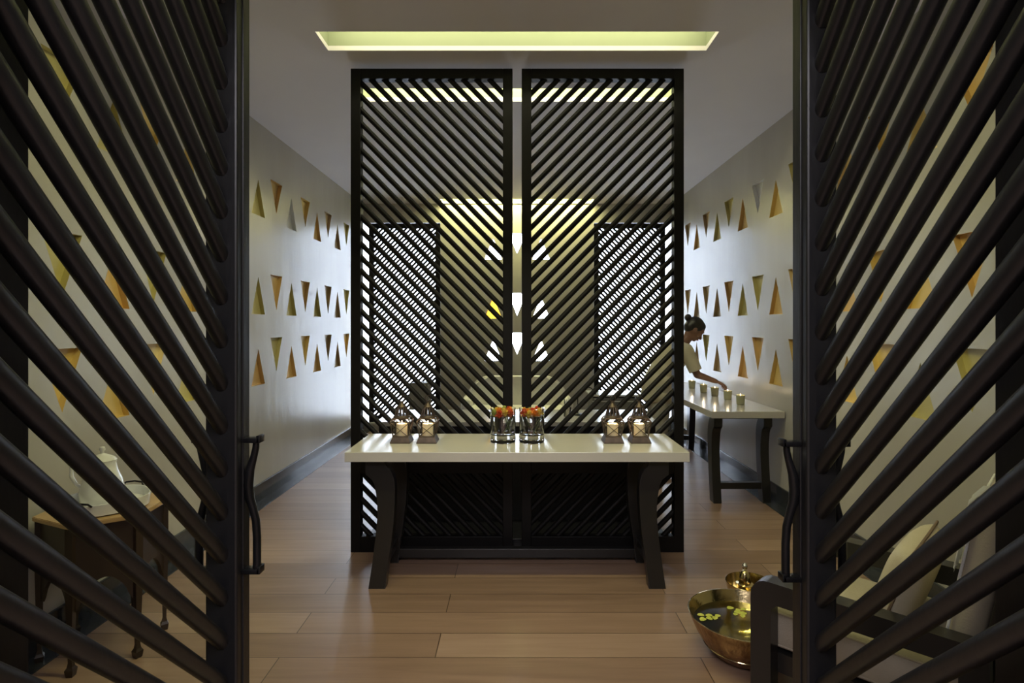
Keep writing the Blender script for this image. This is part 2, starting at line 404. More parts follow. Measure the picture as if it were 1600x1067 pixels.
# ------------------------------------------------------------------ open door leaves
def leaf(idx, sx, Xi, Xo, ys, ye, jy):
    """Xi centre-side face, Xo wall-side face, free stile from ys to ye, hinge stile at jy"""
    root = thing('door_%d' % idx, None, None); root['kind'] = 'structure'
    zb, zt = .02, DT-.01
    xa, xb = sorted((sx*Xi, sx*Xo)); xm = (xa+xb)/2
    for (y0, y1) in ((ys, ye), (jy, jy+.08)):
        bm = BM(); box(bm, xa, xb, y0, y1, zb, zt, .006)
        # raised bead down the stile
        box(bm, xa-.004, xb+.004, y0+.03, y1-.03, zb+.01, zt-.01, .002)
        obj('stile', bm, M['ebony'], root)
    for (z0, z1) in ((zb, zb+.14), (zt-.09, zt)):
        bm = BM(); box(bm, xa, xb, jy+.08, ys, z0, z1, .004); obj('rail', bm, M['ebony'], root)
    bm = BM()
    # photo: bar crossing measured at the free stile
    clip_slats(bm, jy+.08, ys, zb+.14, zt-.09, -SL, LEAFC, LEAFP, LEAFD, lambda u, v: Vector((xm, u, v)), n=20)
    obj('slats', bm, M['ebony'], root, auto=40)
    for side in (-1, 1):
        xf = sx*Xi if side < 0 else sx*Xo
        d = -sx if side < 0 else sx          # direction away from the leaf face
        bm = BM(); yc = (ys+ye)/2
        pts = []
        prof = [(0,.036),(.05,.035),(.12,.029),(.22,.018),(.34,.013),(.44,.017),(.53,.027),(.62,.035),(.75,.038),(.9,.038),(1,.038)]
        for t, pr in prof: pts.append((xf+d*pr, yc, 1.168-t*.365))
        tube(bm, pts, [.009,.0095,.010,.0125,.014,.0125,.011,.011,.011,.011,.011], n=12)
        for z in (1.172, .80):
            box(bm, *sorted((xf, xf+d*.050)), yc-.016, yc+.016, z-.007, z+.007, .002)
            box(bm, *sorted((xf+d*.042, xf+d*.053)), yc-.016, yc+.016, z-.007, z+.014, .002)
        obj('handle', bm, M['black_iron'], root, auto=40)
    return root
SL, LEAFP, LEAFD = 1.0, .12, .041
LEAFC = 2.3146
leaf(1, -1, .781, .870, 1.573, 1.652, .77)
LEAFC = 2.2848
leaf(2, 1, .781, .862, 1.520, 1.605, .75)

# ------------------------------------------------------------------ free-standing lattice screens
YS = 3.726
def screen(x0, x1, sx, label):
    root = thing('lattice_screen', label, 'screen', ((x0+x1)/2, YS+.03, 0), 0, 'pair of tall lattice screens')
    cx = (x0+x1)/2; a, b = x0-cx, x1-cx; t = .035; st = .064; zt = 3.19
    for (p, q) in ((a, a+st), (b-st, b)):
        bm = BM(); box(bm, p, q, -t, t, 0, zt, .003); obj('stile', bm, M['ebony_screen'], root)
    for (z0, z1, n) in ((0, .104, 'bottom_rail'), (.52, .70, 'middle_rail'), (3.125, zt, 'top_rail')):
        bm = BM(); box(bm, a+st, b-st, -t, t, z0, z1, .003); obj(n, bm, M['ebony_screen'], root)
    s = 1.02
    for (z0, z1) in ((.104, .52), (.70, 3.125)):
        bm = BM()
        # left panel: z = 3.0146 - s*(X+1.0325)
        c0 = 3.0146 - s*1.0325 - s*abs(cx) + s*0
        if sx < 0: clip_slats(bm, a+st, b-st, z0, z1, -s, 3.0146-s*(cx+1.0325), .0892, .0345, lambda u, v: Vector((u, 0, v)), n=12)
        else: clip_slats(bm, a+st, b-st, z0, z1, s, 3.0146+s*(cx-1.0325), .0892, .0345, lambda u, v: Vector((u, 0, v)), n=12)
        obj('slats', bm, M['ebony_screen'], root, auto=40)
    return root
screen(-1.098, -.030, -1, 'tall black slatted screen, left one of the pair behind the console table')
screen(.030, 1.100, 1, 'tall black slatted screen, right one of the pair behind the console table')

# ------------------------------------------------------------------ console tables
def console(label, L, Wd, loc, rotz, long_bar, stance=.42):
    root = thing('console_table', label, 'table', loc, rotz)
    h = .79; th = .055
    bm = BM(); box(bm, -L/2, L/2, -Wd/2, Wd/2, h-th, h, .003); obj('tabletop', bm, M['cream'], root)
    prof = [(.10,.735),(.10,.648),(.118,.642),(.142,.622),(.157,.59),(.168,.50),(.170,.42),(.160,.30),(.142,.16),(.117,0),(.213,0),(.228,.142),(.247,.26),(.260,.368),
            (.267,.48),(.268,.57),(.263,.62),(.252,.655),(.232,.69),(.205,.715),(.195,.735)]
    lt = .07
    for ex in (-1, 1):
        for ey in (-1, 1):
            y0 = ey*stance/2; y1 = y0-ey*lt
            bm = BM(); prism(bm, prof, lambda u, v, t: Vector((ex*(L/2-u), t, v)), y0, y1); 
            bmesh.ops.bevel(bm, geom=[e for e in bm.edges if abs(e.verts[0].co.y-e.verts[1].co.y) < 1e-6], offset=.004, segments=2, affect='EDGES')
            obj('leg', bm, M['ebony_side'], root, auto=35)
        bm = BM(); x0, x1 = sorted((ex*(L/2-.155), ex*(L/2-.215))); box(bm, x0, x1, -stance/2+lt-.005, stance/2-lt+.005, .11, .165, .003); obj('stretcher', bm, M['ebony_side'], root)
        bm = BM(); x0, x1 = sorted((ex*(L/2-.11), ex*(L/2-.18))); box(bm, x0, x1, -stance/2+lt-.005, stance/2-lt+.005, .712, .735, .002); obj('cross_rail', bm, M['ebony_side'], root)
    if long_bar:
        bm = BM(); box(bm, -L/2+.215, L/2-.215, stance/2-.06, stance/2-.01, .028, .085, .003); obj('long_stretcher', bm, M['ebony_side'], root)
    return root
console('long cream-topped console table with black curved legs before the tall lattice screens', 1.925, .54, (0, 3.414, 0), 0, True)
console('cream-topped black-legged table against the right wall, with votive candles on it', 2.40, .60, (1.892, 5.82, 0), PI/2, False, .487)

# ------------------------------------------------------------------ reception desk and things behind the screens
root = thing('reception_desk', 'dark reception desk with pale top behind the lattice screens', 'desk', (0, 4.43, 0))
bm = BM(); box(bm, -1.04, 1.04, -.30, .30, .757, .79, .003); obj('desktop', bm, M['white_fabric'] if False else M['cream'], root)
bm = BM(); box(bm, -1.02, 1.02, -.27, -.24, 0.06, .757, .002); obj('front_panel', bm, M['ebony'], root)
bm = BM(); box(bm, -1.02, 1.02, -.63, .24, 0, .06, .002); obj('plinth', bm, M['ebony'], root)  # front part added to hide the lit floor, keeps it dark behind the screens
for s in (-1, 1):
    bm = BM(); box(bm, *sorted((s*.99, s*1.02)), -.24, .28, .06, .757, .002); obj('side_panel', bm, M['ebony'], root)

def on_desk(x): return x
# grey document stand, pen cup, gooseneck lamp
root = thing('pedestal', 'tall narrow grey pedestal behind the left lattice screen', 'pedestal', (-1.13, 6.6, 0))
bm = BM(); box(bm, -.11, .11, -.11, .11, .0, .80, .004); obj('column', bm, M['grey'], root)
bm = BM(); box(bm, -.095, .095, -.095, .095, .80, .83, .004); obj('cap', bm, M['grey'], root)
root = thing('cabinet', 'low grey cabinet with pale top edge under the right lattice window', 'cabinet', (1.17, 7.0, 0))
bm = BM(); box(bm, -.27, .27, -.22, .22, .05, .62, .004); obj('body', bm, M['grey'], root)
bm = BM(); box(bm, -.29, .29, -.24, .24, .64, .66, .003); obj('top', bm, M['white'], root)
bm = BM(); box(bm, -.25, .25, -.2, .2, .62, .64); obj('shadow_gap', bm, M['ebony'], root)
bm = BM(); box(bm, -.25, .25, -.2, .2, 0, .05); obj('plinth', bm, M['ebony'], root)
for s in (-1, 1):
    bm = BM(); box(bm, *sorted((s*.005, s*.262)), -.238, -.22, .07, .555, .003); d = obj('door', bm, M['grey'], root)
    bm = BM(); box(bm, *sorted((s*.03, s*.04)), -.252, -.238, .4, .5, .002); obj('handle', bm, M['silver'], d)
bm = BM(); box(bm, -.27, .27, -.235, -.225, .575, .588); obj('edge_strip', bm, M['white'], root)
# gooseneck lamp
root = thing('desk_lamp', 'thin dark gooseneck lamp standing on the reception desk', 'lamp', (.478, 4.45, .79))
bm = BM(); lathe(bm, [(0,0),(.045,0),(.045,.008),(.03,.014),(0,.016)], 20); obj('base', bm, M['black_iron'], root, auto=40)
bm = BM(); tube(bm, [(0,0,.01),(0,0,.14),(.005,0,.18),(.03,0,.21),(.07,0,.222),(.105,0,.212),(.125,0,.19)], .004, n=8); obj('neck', bm, M['black_iron'], root, auto=40)
bm = BM(); lathe(bm, [(.006,.02),(.012,.018),(.022,-.012),(.019,-.012),(.01,.012)], 16, c=(.127,0,.175)); obj('lamp_head', bm, M['black_iron'], root, auto=40)
root = thing('pen_cup', 'small glass cup of pens on the reception desk', 'cup', (.39, 4.38, .79))
bm = BM(); lathe(bm, [(0,0),(.028,0),(.03,.07),(.027,.07),(.025,.006),(0,.006)], 20); obj('cup', bm, M['lantern_glass'], root, auto=40)
for k in range(4):
    a = k*1.7; bm = BM(); tube(bm, [(.012*math.cos(a), .012*math.sin(a), .008), (.026*math.cos(a), .026*math.sin(a), .12+.01*k)], .003, n=6); obj('pen', bm, M['white'] if k % 2 else M['black_iron'], root)
# white loveseat at the end wall
root = thing('loveseat', 'white round-backed loveseat against the centre of the end wall', 'sofa', (0, 7.5, 0))
def arch_poly(wb_, wt, z0, z1):
    pts = [(-wb_, z0), (wb_, z0)]
    for k in range(9):
        a = k/8*PI/2; pts.append((wt+(wb_-wt)*math.cos(a), z0+(z1-z0)*(.45+.55*math.sin(a))))
    for k in range(9):
        a = PI/2-k/8*PI/2; pts.append((-wt-(wb_-wt)*math.cos(a), z0+(z1-z0)*(.45+.55*math.sin(a))))
    return pts
bm = BM(); prism(bm, arch_poly(.70, .38, .12, .80), lambda u, v, t: Vector((u, t, v)), .15, .32)
bmesh.ops.bevel(bm, geom=[e for e in bm.edges if abs(e.verts[0].co.y-e.verts[1].co.y) < 1e-6], offset=.03, segments=3, affect='EDGES')
obj('backrest', bm, M['white_fabric'], root, auto=50)
bm = BM(); box(bm, -.62, .62, -.3, .16, .2, .42, .03); obj('seat', bm, M['white_fabric'], root, auto=50)
for s in (-1, 1):
    bm = BM(); box(bm, *sorted((s*.6, s*.72)), -.32, .2, .15, .55, .04); obj('arm', bm, M['white_fabric'], root, auto=50)
    for yy in (-.26, .22):
        bm = BM(); tube(bm, [(s*.6, yy, .16), (s*.62, yy, 0)], [.022, .014], n=10); obj('leg', bm, M['dark_wood'], root)
# small plant beside the pedestal
root = thing('potted_plant', 'small bushy green plant in pot beside the grey pedestal', 'plant', (-.78, 6.6, 0))
bm = BM(); lathe(bm, [(0,0),(.10,0),(.13,.32),(.12,.32),(.10,.28),(0,.28)], 24); obj('pot', bm, M['grey'], root, auto=40)
bm = BM(); rnd = random.Random(2)
for k in range(70):
    a = rnd.uniform(0, 2*PI); t = rnd.uniform(.1, 1); L_ = rnd.uniform(.15, .3); d = Vector((math.cos(a)*t, math.sin(a)*t*.8, 1.0)).normalized()
    p0 = Vector((math.cos(a)*.03, math.sin(a)*.03, .28)); p1 = p0+d*L_; s_ = d.cross(Vector((0,0,1))).normalized()*.022; mid = (p0*.35+p1*.65)
    v = [bm.verts.new(q) for q in (p0, mid+s_, p1+Vector((0,0,-.03)), mid-s_)]; bm.faces.new(v)
obj('foliage', bm, M['green_leaf'], root)

# ------------------------------------------------------------------ lanterns on the console
def lantern():
    root = thing('lantern', 'x', 'lantern', (0,0,0), 0, 'metal candle lanterns on the console table')
    def ring4(z, r): return [Vector((sx*r, sy*r, z)) for sx, sy in ((-1,-1),(1,-1),(1,1),(-1,1))]
    def fr(bm, levels):
        rs = [[bm.verts.new(p) for p in ring4(z, r)] for z, r in levels]
        for a, b in zip(rs, rs[1:]):
            for j in range(4): bm.faces.new((a[j], a[(j+1)%4], b[(j+1)%4], b[j]))
        bm.faces.new(rs[0][::-1]); bm.faces.new(rs[-1])
    bm = BM(); fr(bm, [(0,.060),(.006,.060),(.035,.048),(.04,.048)]); obj('base', bm, M['iron'], root)
    b0, b1 = ring4(.04, .045), ring4(.128, .060); top = ring4(.15, .046)
    bm = BM()
    for j in range(4):
        tube(bm, [b0[j], b1[j]], .0028, n=6); tube(bm, [b1[j], top[j]], .0028, n=6)
        for R_ in (b0, b1, top): tube(bm, [R_[j], R_[(j+1)%4]], .0028, n=6)
        tube(bm, [b0[j], b1[(j+1)%4]], .0022, n=6); tube(bm, [b0[(j+1)%4], b1[j]], .0022, n=6)
    obj('frame', bm, M['iron'], root)
    for j in range(4):
        bm = BM(); q = .97
        quad(bm, [b0[j]*1, b0[(j+1)%4]*1, b1[(j+1)%4]*1, b1[j]*1]); quad(bm, [b1[j], b1[(j+1)%4], top[(j+1)%4], top[j]])
        bmesh.ops.scale(bm, vec=(q, q, 1), verts=bm.verts[:])
        obj('glass_pane', bm, M['lantern_glass'], root)
    bm = BM(); lathe(bm, [(.050,.148),(.052,.154),(.046,.160),(.042,.163)], 24, cap_bottom=True, cap_top=True)
    for k in range(12):
        a = 2*PI*k/12; c, s = math.cos(a), math.sin(a)
        tube(bm, [(c*.041, s*.041, .160), (c*.033, s*.033, .19), (c*.022, s*.022, .212)], .0042, n=6)
    lathe(bm, [(.026,.208),(.028,.214),(.020,.224),(.012,.232),(.009,.240),(.011,.246),(0,.25)], 24, cap_bottom=True)
    obj('roof', bm, M['iron'], root, auto=35)
    bm = BM(); tube(bm, [(.018*math.cos(2*PI*k/20), 0, .264+.018*math.sin(2*PI*k/20)) for k in range(20)], .002, n=6, closed=True); obj('ring', bm, M['iron'], root)
    bm = BM(); lathe(bm, [(0,.04),(.033,.04),(.033,.108),(.027,.112),(0,.106)], 24); c = obj('candle', bm, M['wax'], root, auto=40)
    bm = BM(); lathe(bm, [(0,.108),(.004,.112),(.005,.118),(.002,.127),(0,.132)], 10); obj('flame', bm, M['flame'], c, smooth=True)
    return root
LY = 3.43
lan = lantern(); lan.location = (-.70, LY, .79); lan['label'] = 'metal candle lantern at the left end of the console, outermost of that pair'
dup(lan, (-.542, LY, .79), 0, 'metal candle lantern left of the flower glasses, inner one of that pair')
dup(lan, (.58, LY, .79), 0, 'metal candle lantern right of the flower glasses, inner one of that pair')
dup(lan, (.742, LY, .79), 0, 'metal candle lantern at the right end of the console, outermost of that pair')
for x in (-.70, -.542, .58, .742):
    l = bpy.data.lights.new('candle_glow', 'POINT'); l.energy = .16; l.color = (1, .72, .42); l.shadow_soft_size = .006
    o = bpy.data.objects.new('candle_glow', l); COL.objects.link(o); o.location = (x, LY, .79+.142)

# ------------------------------------------------------------------ flower glasses
def glass(loc, label):
    root = thing('glass_vase', label, 'vase', loc, 0, 'flower glasses on the console table')
    R_ = .077; H_ = .205
    bm = BM(); lathe(bm, [(0,0),(R_-.004,0),(R_,.004),(R_,H_),(R_-.0035,H_),(R_-.0035,.052),(R_-.012,.045),(0,.045)], 48); obj('glass', bm, M['glass'], root, auto=40)
    bm = BM(); lathe(bm, [(0,.0452),(R_-.0125,.0455),(R_-.0037,.0525),(R_-.0037,.160),(0,.160)], 48); obj('water', bm, M['water'], root, auto=40)
    bm = BM(); rnd = random.Random(int(abs(loc[0])*1000))
    for k in range(3):
        a = rnd.uniform(0, 2*PI); tube(bm, [(.05*math.cos(a), .05*math.sin(a), .165), (.03*math.cos(a+.6), .03*math.sin(a+.6), .10), (.035*math.cos(a+1.4), .035*math.sin(a+1.4), .05)], .0022, n=6)
    obj('stems', bm, M['wire'], root)
    return root
def blossom(col, seed):
    bm = BM(); rnd = random.Random(seed)
    for ring in range(4):
        nP = 11-ring*2; r0 = .026-ring*.006; lift = .004+ring*.007
        for k in range(nP):
            a = 2*PI*k/nP+rnd.uniform(-.2,.2); c, s = math.cos(a), math.sin(a); r = r0*rnd.uniform(.85,1.15); wdt = .009
            z = lift+rnd.uniform(0,.004); t = Vector((-s, c, 0))*wdt
            p = [Vector((0,0,.002)), Vector((c*r*.6, s*r*.6, z*.7))+t, Vector((c*r, s*r, z+.002))+t*.5, Vector((c*r*1.06, s*r*1.06, z-.001)), Vector((c*r, s*r, z+.002))-t*.5, Vector((c*r*.6, s*r*.6, z*.7))-t]
            bm.faces.new([bm.verts.new(q) for q in p])
    ell(bm, (0,0,.004), (.011,.011,.013), u=10, v=8)
    return bm
GY = 3.432
for gx, lab, nm in ((-.086, 'round clear glass of flowers, left one at the centre of the console', 'left'), (.089, 'round clear glass of flowers, right one at the centre of the console', 'right')):
    glass((gx, GY, .79), lab)
    rnd = random.Random(4 if gx < 0 else 9)
    front = ['yellow','red','orange','yellow','red'] if gx < 0 else ['red','yellow','red','orange','yellow']
    k = 0
    spots = [(-.050,-.030,'green' if gx < 0 else 'red'),(-.022,-.048,front[1]),(.014,-.046,front[3]),(.046,-.030,front[4] if gx < 0 else 'yellow'),(-.030,.0,'orange'),(.008,-.005,'red' if gx > 0 else 'yellow'),(.042,.012,'orange' if gx < 0 else 'yellow'),(-.04,.035,'yellow'),(0,.045,'green'),(.035,.045,'red')]
    first = {}
    where = ['at front left','at front centre left','at front centre right','at front right','in the middle left','in the middle','in the middle right','at back left','at back centre','at back right']
    for i, (dx, dy, c) in enumerate(spots):
        key = c
        if key not in first:
            b = obj('blossom', blossom(c, i+3), FL[c]); first[key] = b
        else:
            b = first[key].copy(); COL.objects.link(b)
        b.location = (gx+dx*.92, GY+dy*.92, .79+.160+rnd.uniform(0,.014)); b.rotation_euler = (rnd.uniform(-.35,.35), rnd.uniform(-.35,.35), rnd.uniform(0,6)); b.scale = (1.12, 1.12, 1.35)
        tag(b, '%s ruffled blossom %s of the %s flower glass' % (c, where[i], nm), 'flower', 'blossoms in the %s flower glass' % nm)

# ------------------------------------------------------------------ votive candles on the side table
def votive():
    root = thing('votive_candle', 'x', 'candle', (0,0,0), 0, 'votive candles on the side table')
    bm = BM(); lathe(bm, [(0,0),(.030,0),(.034,.004),(.039,.085),(.036,.085),(.032,.008),(0,.008)], 28); obj('holder', bm, M['votive'], root, auto=40)
    bm = BM(); lathe(bm, [(0,.0085),(.0315,.0085),(.0345,.07),(0,.072)], 28); obj('wax', bm, M['wax'], root, auto=40)
    bm = BM(); lathe(bm, [(0,.072),(.003,.078),(.0045,.084),(.002,.094),(0,.100)], 12); obj('flame', bm, M['flame'], root, smooth=True)
    return root
vpos = [(1.99, 5.03), (2.0, 5.36), (1.975, 5.64), (1.955, 5.92), (1.96, 6.33)]
vlab = ['votive candle in pale green glass nearest the front end of the side table', 'votive candle second from the front end of the side table', 'votive candle just under the reaching hand of the woman',
        'votive candle behind the reaching arm of the woman, fourth from the table front', 'votive candle farthest back on the side table, under the elbow of the woman']
v0 = votive(); v0.location = (*vpos[0], .79); v0['label'] = vlab[0]
for p, l in zip(vpos[1:], vlab[1:]): dup(v0, (*p, .79), 0, l)
for p in vpos:
    l = bpy.data.lights.new('votive_glow', 'POINT'); l.energy = .06; l.color = (1, .75, .45); l.shadow_soft_size = .01
    o = bpy.data.objects.new('votive_glow', l); COL.objects.link(o); o.location = (p[0], p[1], .79+.125)

# ------------------------------------------------------------------ brass bowls on the floor
BX, BY = 1.025, 2.56
root = thing('brass_bowl', 'large brass foot bowl of water with etched copper outside on the floor', 'bowl', (BX, BY, 0))
bm = BM(); lathe(bm, [(0,0),(.10,0),(.125,.012),(.17,.055),(.172,.058),(.205,.11),(.225,.155),(.238,.185),(.240,.188)], 64); obj('outer_shell', bm, M['copper'], root, auto=50)
bm = BM(); lathe(bm, [(.240,.188),(.241,.191),(.236,.192),(.218,.155),(.197,.11),(.163,.06),(.118,.02),(0,.014)], 64); obj('inner_shell', bm, M['brass'], root, auto=50)
bm = BM(); lathe(bm, [(.1745,.0575),(.1765,.060),(.1745,.0625)], 64); obj('band', bm, M['brass'], root, auto=50)
bm = BM(); lathe(bm, [(0,.145),(.2125,.145)], 64); obj('water', bm, M['bowl_water'], root)
rnd = random.Random(11); base = None
pet = [(-.150,-.055),(-.128,-.080),(-.112,-.058),(-.098,-.082),(-.152,-.088),(-.080,-.062),(-.02,.045),(.015,.032),(.0,.008),(.03,.0),(-.015,-.012),(.045,.035),(.012,-.03)]
for i, (dx, dy) in enumerate(pet):
    if base is None:
        bm = BM(); n = 10; ctr = bm.verts.new((0,0,.004)); ring = []
        for k in range(n):
            a = 2*PI*k/n; r = .020*(1+.3*math.cos(a)); ring.append(bm.verts.new((r*math.cos(a), r*.8*math.sin(a), .001+.004*abs(math.sin(a)))))
        for k in range(n): bm.faces.new((ctr, ring[k], ring[(k+1)%n]))
        b = base = obj('petal', bm, mat('yellow green petal', (.46,.50,.06), .5, noise=(30, (.60,.62,.12), 3)), smooth=True)
    else:
        b = base.copy(); COL.objects.link(b)
    b.location = (BX+dx+(-.015 if dx < -.07 else .01), BY+dy+(.125 if dx < -.07 else .09), .1455); b.rotation_euler = (0, 0, rnd.uniform(0, 6)); b.scale = [rnd.uniform(.65, .95)]*3
    tag(b, 'yellow-green petal in the %s floating on the water in the large brass bowl' % ('left cluster' if dx < -.07 else 'middle cluster'), 'petal', 'petals of the %s in the large bowl' % ('left cluster' if dx < -.07 else 'middle cluster'))
SX, SY_ = 1.235, 3.0
root = thing('brass_basin', 'smaller brass bowl behind the large one, holding a lidded pot', 'bowl', (SX, SY_, 0))
bm = BM(); lathe(bm, [(0,0),(.06,0),(.09,.03),(.112,.08),(.122,.135),(.119,.137),(.108,.08),(.086,.034),(0,.012)], 48); obj('shell', bm, M['brass'], root, auto=50)
root = thing('brass_pot', 'little brass pot with silver-knobbed lid standing inside the smaller bowl', 'pot', (SX-.025, SY_, .0125))
bm = BM(); lathe(bm, [(0,0),(.034,0),(.040,.03),(.042,.11),(.045,.114),(.042,.116),(0,.116)], 32); obj('body', bm, M['brass'], root, auto=40)
bm = BM(); lathe(bm, [(.030,.1165),(.032,.125),(.028,.15),(.02,.172),(.012,.182),(0,.184)], 28, cap_bottom=True); l = obj('lid', bm, M['brass'], root, auto=50)
bm = BM(); lathe(bm, [(.005,.182),(.006,.19),(.013,.196),(.015,.205),(.011,.216),(.004,.222),(0,.224)], 20); obj('knob', bm, M['silver'], l, smooth=True)

# ------------------------------------------------------------------ armchair at right, turned towards the room
ang = math.radians(-135)
cx_, cy_ = .835+.335*.7071, 2.02+.335*.7071
root = thing('armchair', 'dark wood armchair with cream cushions beside the right door', 'chair', (cx_, cy_, 0), ang)
def side_frame(x0, x1):
    bm = BM(); fn = lambda u, v, t: Vector((t, u, v))
    R_ = .06; out = [(0,0),(0,.60-R_)]
    for k in range(1, 7): a = k/6*PI/2; out.append((R_-R_*math.cos(a), .60-R_+R_*math.sin(a)))
    out += [(.66,.60),(.66,.53),(.66,.53)]
    out = out[:-1]
    inner = [(.59,.53),(.09,.525),(.07,.505),(.07,0)]
    prism(bm, out+inner, fn, x0, x1)
    box(bm, x0, x1, .59, .66, 0, .53)
    return bm
for s in (-1, 1):
    x0, x1 = sorted((s*.335, s*.268)); obj('arm', side_frame(x0, x1), M['ebony_side'], root, auto=35)
bm = BM(); box(bm, -.268, .268, .0, .06, .26, .33, .004); box(bm, -.268, .268, .58, .64, .26, .33, .004); box(bm, -.268, -.22, .06, .58, .26, .33); box(bm, .22, .268, .06, .58, .26, .33); box(bm,-.22,.22,.06,.58,.30,.325); obj('seat_frame', bm, M['ebony_side'], root)
bm = BM(); box(bm, -.262, .262, .01, .56, .335, .48, .028); o = obj('seat_cushion', bm, M['tan_fabric'], root, auto=60)
for z in (.352, .465):
    bm = BM(); tube(bm, [(-.258,.012,z),(.258,.012,z),(.258,.558,z),(-.258,.558,z)], .004, n=6, closed=True); obj('piping', bm, M['tan_fabric'], o)
mt = Matrix.Translation((0,.52,.42)) @ Matrix.Rotation(math.radians(-10), 4, 'X')
bm = BM(); box(bm, -.262, .262, 0, .09, 0, .57, .035, mt); o = obj('back_cushion', bm, M['tan_fabric'], root, auto=60)
bm = BM(); tube(bm, [mt@Vector(p) for p in ((-.258,.004,.02),(.258,.004,.02),(.258,.004,.56),(-.258,.004,.56))], .004, n=6, closed=True); obj('piping', bm, M['towel'], o)
bm = BM(); box(bm, -.30, .30, 0.091, .112, -.1, .54, .004, mt); obj('back_frame', bm, M['ebony_side'], root)
ch = root
def cushion(w_, h_, t_, n=16):
    bm = BM()
    for sgn in (-1, 1):
        g = [[None]*(n+1) for _ in range(n+1)]
        for i in range(n+1):
            for j in range(n+1):
                u, v = i/n*2-1, j/n*2-1
                th = t_/2*((1-u**4)*(1-v**4))**.5
                pin = 1-.06*(1-abs(u*v))*0
                x = u*w_/2*(1-.07*(1-v*v)*0-.05*(1-abs(v))**0*0); y = v*h_/2
                x = u*w_/2*(1-.06*(1-v*v)); y = v*h_/2*(1-.06*(1-u*u))
                g[i][j] = bm.verts.new((x, sgn*th, y))
        for i in range(n):
            for j in range(n): bm.faces.new((g[i][j], g[i+1][j], g[i+1][j+1], g[i][j+1]))
    bmesh.ops.remove_doubles(bm, verts=bm.verts[:], dist=1e-5)
    return bm
cu = thing('cushion', 'pale square scatter cushion with brown piping leaning back in the armchair', 'cushion')
Rz = Matrix.Rotation(ang, 4, 'Z'); pw = Matrix.Translation((cx_, cy_, 0)) @ Rz
loc = pw @ Vector((.02, .415, .630)); cu.location = loc; cu.rotation_euler = Euler((math.radians(-18), 0, ang), 'XYZ')
c1 = obj('cover', cushion(.45, .31, .13), M['pillow'], cu, smooth=True)
bm = BM(); n = 16; per = []
for i in range(n): u = i/n*2-1; per.append((u*.225, 0, -.155*(1-.06*(1-u*u))))
for i in range(n): v = i/n*2-1; per.append((.225*(1-.06*(1-v*v)), 0, v*.155))
for i in range(n): u = 1-i/n*2; per.append((u*.225, 0, .155*(1-.06*(1-u*u))))
for i in range(n): v = 1-i/n*2; per.append((-.225*(1-.06*(1-v*v)), 0, v*.155))
tube(bm, per, .005, n=6, closed=True); obj('piping', bm, M['piping'], c1)
# towel over the near back corner of the chair
bm = BM(); nx, ns = 8, 22; path = []
for k in range(ns+1):
    s = k/ns
    if s < .42: p = (-.013, .575-(.42-s)/.42*.22)
    elif s < .58:
        a = (s-.42)/.16*PI; p = (.055-.068*math.cos(a), .575+.035*math.sin(a))
    else: p = (.125, .575-(s-.58)/.42*.30)
    path.append(p)
G = [[bm.verts.new(mt @ Vector((.12+i/nx*.15, p[0]+(.004*math.sin(i*1.9)), p[1]))) for i in range(nx+1)] for p in path]
for k in range(ns):
    for i in range(nx): bm.faces.new((G[k][i], G[k][i+1], G[k+1][i+1], G[k+1][i]))
bmesh.ops.solidify(bm, geom=bm.faces[:], thickness=.008)
tw = obj('towel', bm, M['towel'], smooth=True); tw.location = (cx_, cy_, 0); tw.rotation_euler = (0, 0, ang)
tag(tw, 'white towel folded over the back of the armchair', 'towel')

# ------------------------------------------------------------------ hexagonal side table at left
HXC = (-1.93, 2.645); R6 = .262
root = thing('side_table', 'dark hexagonal side table with honey-coloured top against the left wall', 'table', (HXC[0], HXC[1], 0), math.radians(36))
hexp = [(R6*math.cos(k*PI/3), R6*math.sin(k*PI/3)) for k in range(6)]
bm = BM(); prism(bm, [(x*1.0, y*1.0) for x, y in hexp], lambda u, v, t: Vector((u, v, t)), .632, .652)
bmesh.ops.bevel(bm, geom=bm.edges[:], offset=.003, segments=2, affect='EDGES'); obj('tabletop', bm, M['amber_wood'], root, auto=35)
rr = R6*.90
for k in range(6):
    a = k*PI/3; cx, cy = rr*math.cos(a), rr*math.sin(a)
    bm = BM()
    pts = [(0,.018),(.012,.021),(.03,.024),(.042,.015),(.06,.011),(.25,.018),(.40,.022),(.632,.022)]
    rings = []
    for z, r in pts:
        rings.append([bm.verts.new((cx+r*math.cos(a+j*PI/2+PI/4), cy+r*math.sin(a+j*PI/2+PI/4), z)) for j in range(4)])
    for A, B in zip(rings, rings[1:]):
        for j in range(4): bm.faces.new((A[j], A[(j+1)%4], B[(j+1)%4], B[j]))
    bm.faces.new(rings[0][::-1]); bm.faces.new(rings[-1])
    obj('leg', bm, M['dark_wood'], root)
    # arched panel to the next leg
    b = a+PI/3; P = Vector((cx, cy, 0)); Q = Vector((rr*math.cos(b), rr*math.sin(b), 0)); L_ = (Q-P).length; d = (Q-P)/L_; nrm = Vector((math.cos(a+PI/6), math.sin(a+PI/6), 0))
    e = .016; poly = [(e, .632), (e, .27)]
    m_ = 12
    for j in range(m_+1):
        t = j/m_; u = e+.012+(L_-2*e-.024)*t; v = .29+.105*math.sin(PI*t)**.7; poly.append((u, v))
    poly += [(L_-e, .27), (L_-e, .632)]
    bm = BM(); prism(bm, poly, lambda u, v, t: P+d*u+nrm*t+Vector((0,0,v)), -.012, .004); obj('arched_panel', bm, M['dark_wood'], root)
